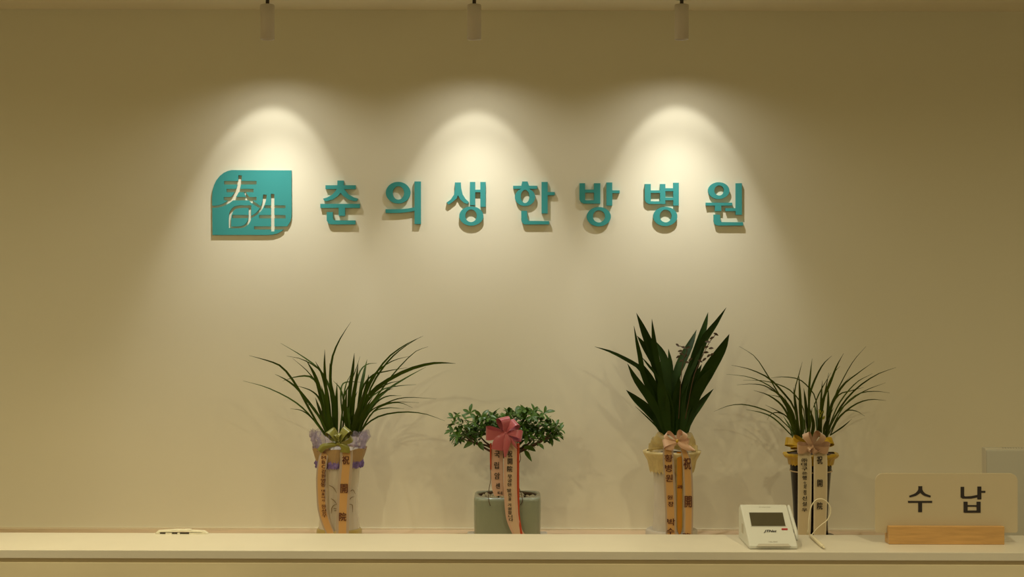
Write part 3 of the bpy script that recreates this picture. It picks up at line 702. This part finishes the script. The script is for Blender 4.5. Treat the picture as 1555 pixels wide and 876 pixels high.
L3 = [([(490,800),(450,500),(400,300),(350,170),(304,60)],44),([(500,800),(460,500),(420,300),(408,200),(398,96)],26),([(480,800),(440,650),(350,450),(328,330),(308,240),(289,138)],24),
 ([(510,800),(480,500),(420,360),(360,270),(308,198)],44),([(470,800),(400,530),(330,400),(250,345),(150,295),(52,264)],20),([(480,800),(440,680),(380,570),(300,460),(250,366)],38),
 ([(480,800),(440,725),(380,650),(300,580),(242,526)],44),([(450,790),(420,742),(360,682),(298,625)],7),([(490,800),(430,590),(385,470),(335,360)],56),([(485,640),(430,450),(380,380),(335,325)],13),
 ([(510,800),(490,450),(465,320),(418,228)],42),([(520,800),(512,500),(510,370),(498,277)],28),([(530,800),(540,480),(580,350),(630,250),(668,163)],42),
 ([(560,800),(600,500),(650,350),(690,230),(720,130),(738,56)],40),([(570,800),(600,600),(650,400),(710,230),(780,130),(848,27)],42),([(600,800),(660,570),(740,410),(820,280),(866,188)],62),
 ([(600,790),(650,670),(700,600),(771,519)],36),([(550,800),(570,600),(600,470),(622,365)],34),([(545,800),(548,600),(565,440)],46),([(500,800),(470,600),(440,430)],54),([(580,800),(620,560),(700,370)],54),
 ([(470,800),(430,700),(400,560)],44),([(590,800),(640,620),(700,480),(760,390)],50),([(520,800),(500,650),(495,520)],46),([(560,800),(590,650),(640,480)],46)]
for pts, w in L3:
    leaf(p3, zz(ZL3, pts), w/3.983*1.3, YP+random.uniform(-0.025, 0.025), random.uniform(-0.10, 0.10), M['leafdark'], twist=random.uniform(-0.45, 0.45), broad=True)
for stem, buds in (([(560,700),(575,450),(590,340),(610,280),(550,255)], [(553,256),(572,292),(590,270),(618,270),(602,322),(632,342),(558,326),(580,310),(612,360),(575,350)]),
                   ([(600,700),(650,450),(700,330),(745,240),(785,188)], [(762,212),(786,190),(737,236),(757,275),(742,320),(716,342),(762,312),(728,268),(690,352),(726,300)])):
    g = Geo(); g.tube(catmull([P(*zz(ZL3, [q])[0], YP-0.055) for q in stem], 14), 0.0012, 6); st = g.build('flower_stem', M['twig'], p3, True)
    for (x, y) in buds:
        a = random.uniform(-0.8, 0.8); L = random.uniform(26, 34)
        lf = leaf(st, zz(ZL3, [(x-L/2*math.cos(a), y+L/2*math.sin(a)), (x, y-2), (x+L/2*math.cos(a), y-L/2*math.sin(a))]), 3.6, YP-0.055, random.uniform(-0.01, 0.01), M['seed'], 'bud', 6, broad=True)
YR3 = YP-pxr(44, YP)-0.008
m3 = ribbon(p3, [(1032,686),(1032,720),(1032,760),(1032,800),(1032,811)], [9.5,9.5,9.5,9,3], YR3+0.012, [M['deep_orange'], M['goldring']], edge=0.12, label='deep orange middle ribbon behind the other two')
lettering(m3, [('과', bx((1000,680,14.6),415,825,540,905))], YR3+0.0085, M['brownink'], 0.03)
zR = (1000, 680, 14.6); zS = (1000, 752, 14.6)
ra = ribbon(p3, [(1014.5,676),(1015,700),(1017,740),(1018.5,780),(1019.5,822)], [15,17,17,16.5,16.5], YR3, [M['orange'], M['orange_edge']], edge=0.17, label='left orange ribbon with a column of dark syllables')
lettering(ra, [('황', bx(zR,132,150,318,308)), ('병', bx(zR,145,368,292,530)), ('원', bx(zR,158,590,310,748)), ('원', bx(zS,195,0,308,88)), ('장', bx(zS,210,140,335,250)), ('박', bx(zS,195,515,368,668)), ('수', bx(zS,182,728,350,872))], YR3-0.0035, M['brownink'], 0.035)
rb_ = ribbon(p3, [(1037,680),(1042,695),(1044,715),(1045.5,750),(1045.5,790),(1044.5,822)], [9,13,14.5,14.5,14,13.5], YR3+0.002, [M['orange'], M['orange_edge']], edge=0.17, label='right orange ribbon with large ceremonial characters')
lettering(rb_, [('祝', bx(zR,556,215,718,478)), ('開', bx(zS,582,15,735,268)), ('院', bx(zS,545,835,705,960))], YR3-0.0015, M['brownink'], 0.035)
zbw = (980, 645, 15.9); cb = zz(zbw, [(770,400)])[0]
bw = knot(p3, cb, 3.4, YR3-0.010, M['gold'], 'bow')
for (tx, ty, w, h) in ((490,215,150,0.018),(430,470,210,0.016),(930,170,210,0.018),(1060,390,110,0.014)):
    bow_loop(bw, cb, zz(zbw, [(tx, ty)])[0], w/15.9, YR3-0.010, M['peach_bow'], h, knot=0.3)
bow_tail(bw, zz(zbw, [(790,420),(900,500),(1050,560),(1200,620)]), [5,9,9,1.5], YR3-0.013, M['peach_bow'])
bow_tail(bw, zz(zbw, [(750,420),(640,470),(590,540),(575,610)]), [5,12,14,11], YR3-0.009, M['peach_bow'])

# ------------------------------------------------------------ plant 4 (narrow leaved orchid, dark pot)
K4 = X_at(1232, YP)
p4 = empty('potted_orchid', (K4, YP, CABZ), 'rightmost orchid in a black-brown pot with gold collar and pale beige ribbons', 'potted plant', 'congratulation plants on the back cabinet')
za4 = (1180, 640, 4.867)
zc4 = P(777, 688, YP).z; zl4 = P(777, 702, YP).z
g = Geo(); g.lathe(K4, YP, [(0, zbot+0.012), (pxr(26.5, YP), zbot+0.012), (pxr(25.5, YP), zbot+0.06), (pxr(27, YP), zbot+0.13), (pxr(30.5, YP), P(777, 713, YP).z), (pxr(31.5, YP), P(777, 712, YP).z), (pxr(31.5, YP), P(777, 711, YP).z), (pxr(31, YP), P(777, 710, YP).z), (pxr(32.5, YP), zc4-0.008), (pxr(28, YP), zc4-0.006), (0, zc4-0.02)], 48)
g.build('pot', M['darkpot'], p4, True)
g = Geo(); g.lathe(K4, YP, [(pxr(31.2, YP), P(777, 714.2, YP).z), (pxr(32.2, YP), P(777, 713.8, YP).z), (pxr(32.2, YP), P(777, 712.6, YP).z), (pxr(31.5, YP), P(777, 712.2, YP).z)], 48); g.build('pot_band', M['cabwood'], p4, True)
g = Geo(); g.lathe(K4, YP, [(0, zbot), (pxr(34, YP), zbot), (pxr(36, YP), zbot+0.012), (pxr(35.5, YP), zbot+0.016), (pxr(27, YP), zbot+0.014)], 48); g.build('saucer', M['darkpot'], p4, True)
g = Geo(); g.lathe(K4, YP, [(pxr(36, YP), zc4+0.004), (pxr(41, YP), zc4+0.003), (pxr(42, YP), zc4-0.002), (pxr(40, YP), zc4-0.008), (pxr(35.5, YP), zc4-0.014), (pxr(34, YP), zl4), (pxr(33.5, YP), zl4-0.003)], 120,
      wob=lambda r, z, a, j: (r*(1+0.012*math.sin(a*19+j)), z+(0.0025*math.sin(a*33) if j == 6 else 0.0015*math.sin(a*7)))); g.build('cloth_collar', M['gold'], p4, True)['label'] = 'shiny gold cloth collar with rolled rim'
g = Geo(); g.lathe(K4, YP, [(0, zc4), (pxr(39, YP), zc4)], 32); g.build('soil', M['soil'], p4)
for (tx, ty, w) in ((60,145,60),(110,130,70),(415,145,60),(380,150,60),(100,170,60)):
    bow_loop(p4, zz(za4, [(240,185)])[0], zz(za4, [(tx, ty)])[0], w/4.867, YP-0.06, M['gold'], 0.016, name='gold_loop', knot=0.5)
ZL4 = (1080, 510, 5.152)
L4 = [([(660,790),(600,580),(520,440),(430,290),(340,160),(219,82)],11),([(700,790),(650,565),(560,440),(450,330),(300,260),(158,229)],14),([(670,790),(620,620),(520,450),(420,370),(280,318),(120,300)],10),
 ([(740,770),(720,565),(640,445),(540,385),(400,350),(250,346)],10),([(650,740),(560,500),(440,400),(330,376),(200,383)],9),([(840,720),(820,500),(760,400),(680,337),(560,320),(462,330)],10),
 ([(660,790),(600,622),(540,530),(440,460),(332,426)],15),([(650,760),(520,632),(400,572),(260,537),(140,545),(20,592)],10),([(640,790),(500,652),(400,602),(273,576)],12),([(650,770),(600,642),(510,582),(424,540)],10),
 ([(650,750),(600,640),(530,600),(470,610),(435,658)],10),([(660,730),(590,535),(520,450),(444,414)],18),([(665,720),(640,600),(560,490),(440,458)],12),([(690,790),(657,520),(645,403)],22),
 ([(685,720),(652,460),(690,290),(713,203)],8),([(710,790),(700,600),(694,450),(685,298)],24),([(760,790),(740,540),(724,408)],26),([(770,790),(765,460),(776,300),(790,176)],19),
 ([(760,790),(766,500),(800,370),(870,230),(942,156)],17),([(830,790),(870,520),(930,370),(980,240),(1036,136)],19),([(850,700),(900,430),(960,290),(1010,235)],9),([(900,790),(960,500),(1020,360),(1110,200),(1211,82)],9),
 ([(890,790),(940,560),(1030,390),(1150,290),(1276,199)],14),([(900,790),(940,690),(1030,530),(1150,400),(1300,300),(1446,247)],15),([(910,740),(1000,530),(1130,370),(1262,294)],10),
 ([(910,790),(960,640),(1070,520),(1200,430),(1365,366)],12),([(920,770),(1030,560),(1150,455),(1280,433),(1396,446)],9),([(900,640),(990,470),(1090,430),(1192,402)],10),([(930,780),(1000,640),(1120,540),(1240,498),(1368,505)],13),
 ([(930,780),(980,660),(1060,585),(1140,590),(1201,627)],10),([(935,775),(1030,710),(1101,649)],12),([(890,790),(930,560),(1000,420),(1087,318)],12),([(860,790),(862,620),(890,450),(920,288)],20),
 ([(800,560),(850,440),(937,288)],10),([(850,790),(860,500),(870,348)],17),([(900,790),(915,560),(915,388)],25),([(840,790),(828,650),(805,520)],26),
 ([(660,800),(640,700),(600,560)],24),([(680,800),(660,680),(570,470)],22),([(700,800),(720,700),(710,600)],28),([(740,800),(770,700),(790,560)],26),([(880,800),(890,700),(960,560)],24),([(860,800),(850,700),(880,580)],26),([(780,800),(800,690),(770,560)],24),([(900,800),(930,700),(1010,560)],20),([(640,800),(620,720),(560,620)],18)]
for pts, w in L4:
    leaf(p4, zz(ZL4, pts), w/5.152*1.15, YP+random.uniform(-0.03, 0.03), random.uniform(-0.12, 0.12), M['leafmid'])
for k in range(5):
    x, y = [(850,590),(872,600),(858,625),(880,640),(862,655)][k]
    leaf(p4, zz(ZL4, [(x-6, y+14), (x, y), (x+(8 if k % 2 else -8), y-18)]), 3.6, YP-0.05, -0.01, M['flower'], 'petal', 5, broad=True)
YR4 = YP-pxr(42, YP)-0.008
zU = (1205, 680, 14.6); zV = (1205, 735, 14.6)
ra = ribbon(p4, [(1221,684),(1222,700),(1222,740),(1221.5,780),(1221,806),(1221,813)], [18,21,21,20.5,20,18], YR4, [M['beige_rib'], M['beige_edge']], edge=0.1, label='left beige ribbon with a close column of black writing')
lettering(ra, [('㈜', bx(zU,180,230,300,318)), ('대', bx(zU,170,328,290,400)), ('구', bx(zU,185,420,305,508)), ('은', bx(zU,190,530,305,588)), ('행', bx(zU,195,615,290,708)), ('수', bx(zU,222,745,282,800)), ('성', bx(zU,225,805,285,860)),
    ('지', bx(zV,225,55,278,105)), ('점', bx(zV,222,128,280,232)), ('신', bx(zV,195,268,295,358)), ('설', bx(zV,200,390,292,485)), ('우', bx(zV,185,530,305,612))], YR4-0.0035, M['blackink'], 0.035)
rb_ = ribbon(p4, [(1246,684),(1246,700),(1246,740),(1245.5,780),(1245,806),(1245,813)], [18,21,21,20,19.5,18], YR4+0.001, [M['beige_rib'], M['beige_edge']], edge=0.1, label='right beige ribbon with three spaced characters')
lettering(rb_, [('祝', bx(zU,520,175,640,358)), ('開', bx(zU,530,705,640,858)), ('院', bx(zV,522,400,642,562))], YR4-0.0025, M['blackink'], 0.035)
zbw = (1180, 640, 4.867); cb = zz(zbw, [(262,185)])[0]
bw = knot(p4, cb, 3.4, YR4-0.010, M['beige_bow'], 'bow')
for (tx, ty, w, h) in ((212,85,55,0.016),(150,195,80,0.016),(330,85,85,0.018),(385,195,85,0.016),(300,225,60,0.014),(225,215,50,0.018)):
    bow_loop(bw, cb, zz(zbw, [(tx, ty)])[0], w/4.867, YR4-0.010, M['beige_bow'], h, knot=0.4)

# ------------------------------------------------------------ signature pad on the counter
YA = 0.625*F/395.0; XL = X_at(1139, YA); XR = X_at(1212.5, YA); DP = 0.18
pad = empty('signature_pad', ((XL+XR)/2, YA+DP/2, CZ), 'white sloping signature pad with dark screen on the counter', 'signature pad')
pf = [(0.0, 0.0005), (0.0, 0.009), (0.006, 0.013), (0.148, 0.083), (0.160, 0.0855), (0.178, 0.078), (DP, 0.070), (DP, 0.0005)]
V = [(XL, YA+y, CZ+z) for y, z in pf]+[(XR, YA+y, CZ+z) for y, z in pf]; n = len(pf)
o = mk('pad_body', V, [tuple(range(n)), tuple(range(2*n-1, n-1, -1))]+[(i, (i+1) % n, (i+1) % n+n, i+n) for i in range(n)], M['device'], pad, False, None, True)
bevel(o, 0.0035, 3, 50)
A = Vector((0, YA+0.006, CZ+0.013)); B = Vector((0, YA+0.148, CZ+0.083)); SD = (B-A); SN = Vector((0, -SD.z, SD.y)).normalized()
def on_face(px, py, off=0.0006):
    # intersect the pixel ray with the sloping face
    d = P(px, py, 1.0)-Vector((0, 0, ZC)); o_ = Vector((0, 0, ZC))
    t = (A+SN*off-o_).dot(SN)/d.dot(SN); return o_+d*t
def face_poly(name, poly, m, off, parent, th=0.0008):
    top = [on_face(x, y, off) for x, y in poly]; bot = [p-SN*(off+0.0004) for p in top]; n = len(top)
    return mk(name, top+bot, [tuple(range(n)), tuple(range(2*n-1, n-1, -1))]+[(i, (i+1) % n, (i+1) % n+n, i+n) for i in range(n)], m, parent, False, None, True)
zs = (1100, 750, 9.736)
fr = face_poly('screen_frame', zz(zs, [(355,262),(866,262),(914,482),(392,482)]), M['device'], 0.0010, pad)
sc = face_poly('screen', zz(zs, [(366,273),(862,273),(905,472),(402,472)]), M['lcd'], 0.0016, pad)
face_poly('red_button', zz(zs, [(850,506),(930,506),(936,512),(936,521),(930,527),(852,527),(846,521),(845,512)]), M['redled'], 0.0016, pad)
face_poly('lip_panel', zz(zs, [(505,735),(945,735),(985,772),(478,772)]), M['device_grey'], 0.0008, pad)
g = Geo(); put_text(g, 'JTNet', bx(zs, 582, 530, 758, 572), lambda x, y: on_face(x, y, 0.0014), 0.03, 0.12); g.build('maker_lettering', M['black'], pad, recalc=False)
g = Geo(); put_text(g, 'KT SIGN PAD', bx(zs, 515, 185, 680, 200), lambda x, y: on_face(x, y, 0.0012), 0.0); g.build('small_lettering', M['faint_ink'], pad, recalc=False)
g = Geo(); put_text(g, 'TAL-4000', bx(zs, 650, 696, 785, 711), lambda x, y: on_face(x, y, 0.0012), 0.0); g.build('small_lettering', M['faint_ink'], pad, recalc=False)
# pen rest along the right flank
g = Geo(); xr = XR+0.0045
pr = [Vector((xr, YA+0.03, CZ+0.018)), Vector((xr, YA+0.05, CZ+0.036)), Vector((xr, YA+0.150, CZ+0.082)), Vector((xr, YA+0.155, CZ+0.0835))]
g.tube(pr, [0.003, 0.0042, 0.0042, 0.003], 12); g.build('pen_rest', M['device'], pad, True)
g = Geo(); g.box((XR-0.0005, YA+0.04, CZ+0.012), (XR+0.002, YA+0.15, CZ+0.030)); g.build('pen_slot', M['device_grey'], pad)
g = Geo(); g.box((XL-0.0005, YA+0.10, CZ+0.022), (XL+0.001, YA+0.125, CZ+0.045)); g.build('side_port', M['device_grey'], pad)

# stylus and its cord
def C_at(px, py):      # point on the counter top under a pixel
    d = P(px, py, 1.0)-Vector((0, 0, ZC)); t = (CZ-ZC)/d.z; return Vector((0, 0, ZC))+d*t
zc_ = (1100, 740, 7.775)
a = C_at(*zz(zc_, [(1018,590)])[0]); b = C_at(*zz(zc_, [(1182,738)])[0])
st = empty('stylus', (a.x, a.y, CZ), 'cream stylus lying on the counter right of the signature pad', 'stylus')
up = Vector((0, 0, 0.0047))
d = b-a
g = Geo(); g.tube([a+up, a+d*0.02+up, a+d*0.2+up, a+d*0.8+up, a+d*0.9+up], [0.0028, 0.0042, 0.0045, 0.0042, 0.0034], 14); g.build('barrel', M['cord'], st, True)
g = Geo(); g.tube([a+d*0.9+up, a+d*0.96+up, b+up], [0.0034, 0.0026, 0.0009], 12); g.build('nib', M['cord'], st, True)
YQ = YB-0.012
cp = [P(*zz(zc_, [q])[0], YQ) for q in [(1048,540),(1068,515),(1100,480),(1160,430),(1210,390),(1248,320),(1252,240),(1220,180),(1175,145),(1130,135),(1080,150),(1035,205),(1012,280),(998,370),(993,460),(992,540)]]
cp = [a+Vector((0, 0.002, 0.0047)), P(*zz(zc_, [(1036,556)])[0], YQ-0.01)]+cp+[Vector((cp[-1].x, YB+0.004, CZ+0.003)), Vector((cp[-1].x-0.01, YB+0.008, CZ-0.10))]
g = Geo(); g.tube(catmull(cp, 70), 0.0014, 8); g.build('cord', M['cord'], st, True)

# ------------------------------------------------------------ desk sign
YN = 0.625*F/387.0
ns = empty('desk_sign', ((X_at(1351, YN)+X_at(1526, YN))/2, YN+0.022, CZ), 'cream rounded desk sign in a honey wood block at the counter right', 'desk sign')
x0, x1 = X_at(1351, YN), X_at(1526.5, YN); hb = 27.5*YN/F
g = Geo(); g.box((x0, YN, CZ+0.0003), (x1, YN+0.018, CZ+hb)); g.box((x0, YN+0.026, CZ+0.0003), (x1, YN+0.044, CZ+hb)); g.box((x0, YN+0.018, CZ+0.0003), (x1, YN+0.026, CZ+0.012))
bevel(g.build('wood_block', M['block'], ns), 0.0008, 1)
YN2 = YN+0.020
zn = (1310, 670, 4.253)
def rrect(x0, y0, x1, y1, r, rb, n=8):
    pts = []
    for (cx, cy, a0, q) in ((x1-r, y0+r, -90, r), (x1-rb, y1-rb, 0, rb), (x0+rb, y1-rb, 90, rb), (x0+r, y0+r, 180, r)):
        for i in range(n+1):
            t = math.radians(a0+90*i/n); pts.append((cx+q*math.cos(t), cy+q*math.sin(t)))
    return pts
vs_, fs_ = prism(rrect(1329.2, 718.6, 1545.5, 808.8, 12, 3.5), YN2, YN2+0.005)
o = mk('acrylic_plate', vs_, fs_, M['plate'], ns, False, None, True); bevel(o, 0.0006, 2)
g = Geo()
def sign_char(strokes):
    g = Geo()
    for k_, s in enumerate(strokes): g.add(*prism(T(s, zn), YN2-0.0009, YN2-0.0001, -0.00005*k_))
    g.build('lettering', M['black'], ns)
sign_char([thick([(372,290),(371,315),(345,342),(302,357)],[25,24,17,11]), thick([(373,290),(374,315),(398,342),(439,357)],[25,24,17,11]), rect(293,385,449,397), rect(359,396,384,457)])
sign_char([[(633,294),(656,294),(656,352),(664,356),(700,354),(742,346),(742,362),(700,370),(645,370),(633,362)], rect(741,292,767,375), rect(766,320,793,332), rect(652,390,678,460), rect(736,390,762,460), rect(677,412,737,422), rect(660,447,762,461)])

# ------------------------------------------------------------ monitor behind the counter
YM = 4.40
mo = empty('monitor', (X_at(1497, YM)+0.27, YM+0.03, 0.735), 'grey silver back of a monitor at the far right behind the desk sign', 'monitor')
xa = X_at(1496.5, YM); zt_ = ZC-(680.5-438-2.0)*YM/F
def tilt(v):  # leans slightly back towards the staff side
    dz = zt_-v[2]; return Vector((v[0], v[1]-0.06*dz, v[2]))
g = Geo(); g.box((xa, YM, zt_-0.335), (xa+0.54, YM+0.035, zt_)); g.v = [tilt(v) for v in g.v]; bevel(g.build('bezel', M['monitor_edge'], mo), 0.003, 2)
g = Geo(); g.box((xa+0.002, YM-0.006, zt_-0.33), (xa+0.535, YM-0.0002, zt_-0.0045)); g.v = [tilt(v) for v in g.v]; bevel(g.build('back_cover', M['monitor'], mo), 0.0025, 2)
g = Geo()
for i in range(60):
    x = xa+0.05+i*0.0075; g.box((x, YM+0.004, zt_-0.0005), (x+0.0035, YM+0.012, zt_+0.0004))
g.build('vent_slots', M['dark_metal'], mo)
g = Geo(); g.box((xa+0.24, YM-0.025, 0.745), (xa+0.30, YM-0.010, zt_-0.10)); bevel(g.build('stand_neck', M['monitor'], mo), 0.004, 2)
g = Geo(); g.box((xa+0.15, YM-0.10, 0.7355), (xa+0.39, YM+0.09, 0.747)); bevel(g.build('stand_base', M['monitor'], mo), 0.003, 2)

# ------------------------------------------------------------ low white plastic holder at the back edge, left
zh = (230, 790, 15.55); YH = YB-0.012
h0 = C_at(270, 811)
hd = empty('plastic_holder', (X_at(274, YH), YH, CZ), 'small low white plastic holder with dark slots on the counter left', 'holder')
pl = zz(zh, [(90,318),(100,300),(150,262),(400,246),(560,234),(920,232),(930,254),(1080,262),(1225,268),(1265,284),(1325,330),(1325,338),(1240,338),(1215,300),(900,292),(888,284),(680,280),(600,286),(480,288),(200,292),(140,318)])
zofs = CZ-min(P(x, y, YH-0.007).z for x, y in pl)+0.0004
vs_, fs_ = prism(pl, YH-0.007, YH+0.008); vs_ = [v+Vector((0, 0, zofs)) for v in vs_]
mk('top_shell', vs_, fs_, M['cream_plastic'], hd, False, None, True)
for (x0_, x1_) in ((92,195),(332,478),(610,668),(888,1330)):
    if x1_ > 1300: x1_ = 1300
    a = P(*zz(zh, [(x0_, 300)])[0], YH-0.007); b = P(*zz(zh, [(x1_, 300)])[0], YH-0.007)
    g = Geo(); g.box((a.x, YH-0.0065, CZ+0.0003), (b.x, YH+0.0075, CZ+0.0035)); g.build('foot', M['cream_plastic'], hd)
g = Geo(); a = P(*zz(zh, [(150, 300)])[0], YH); b = P(*zz(zh, [(900, 300)])[0], YH)
g.box((a.x, YH-0.003, CZ+0.0003), (b.x, YH+0.006, CZ+0.0030)); g.build('dark_slot', M['dark_metal'], hd)
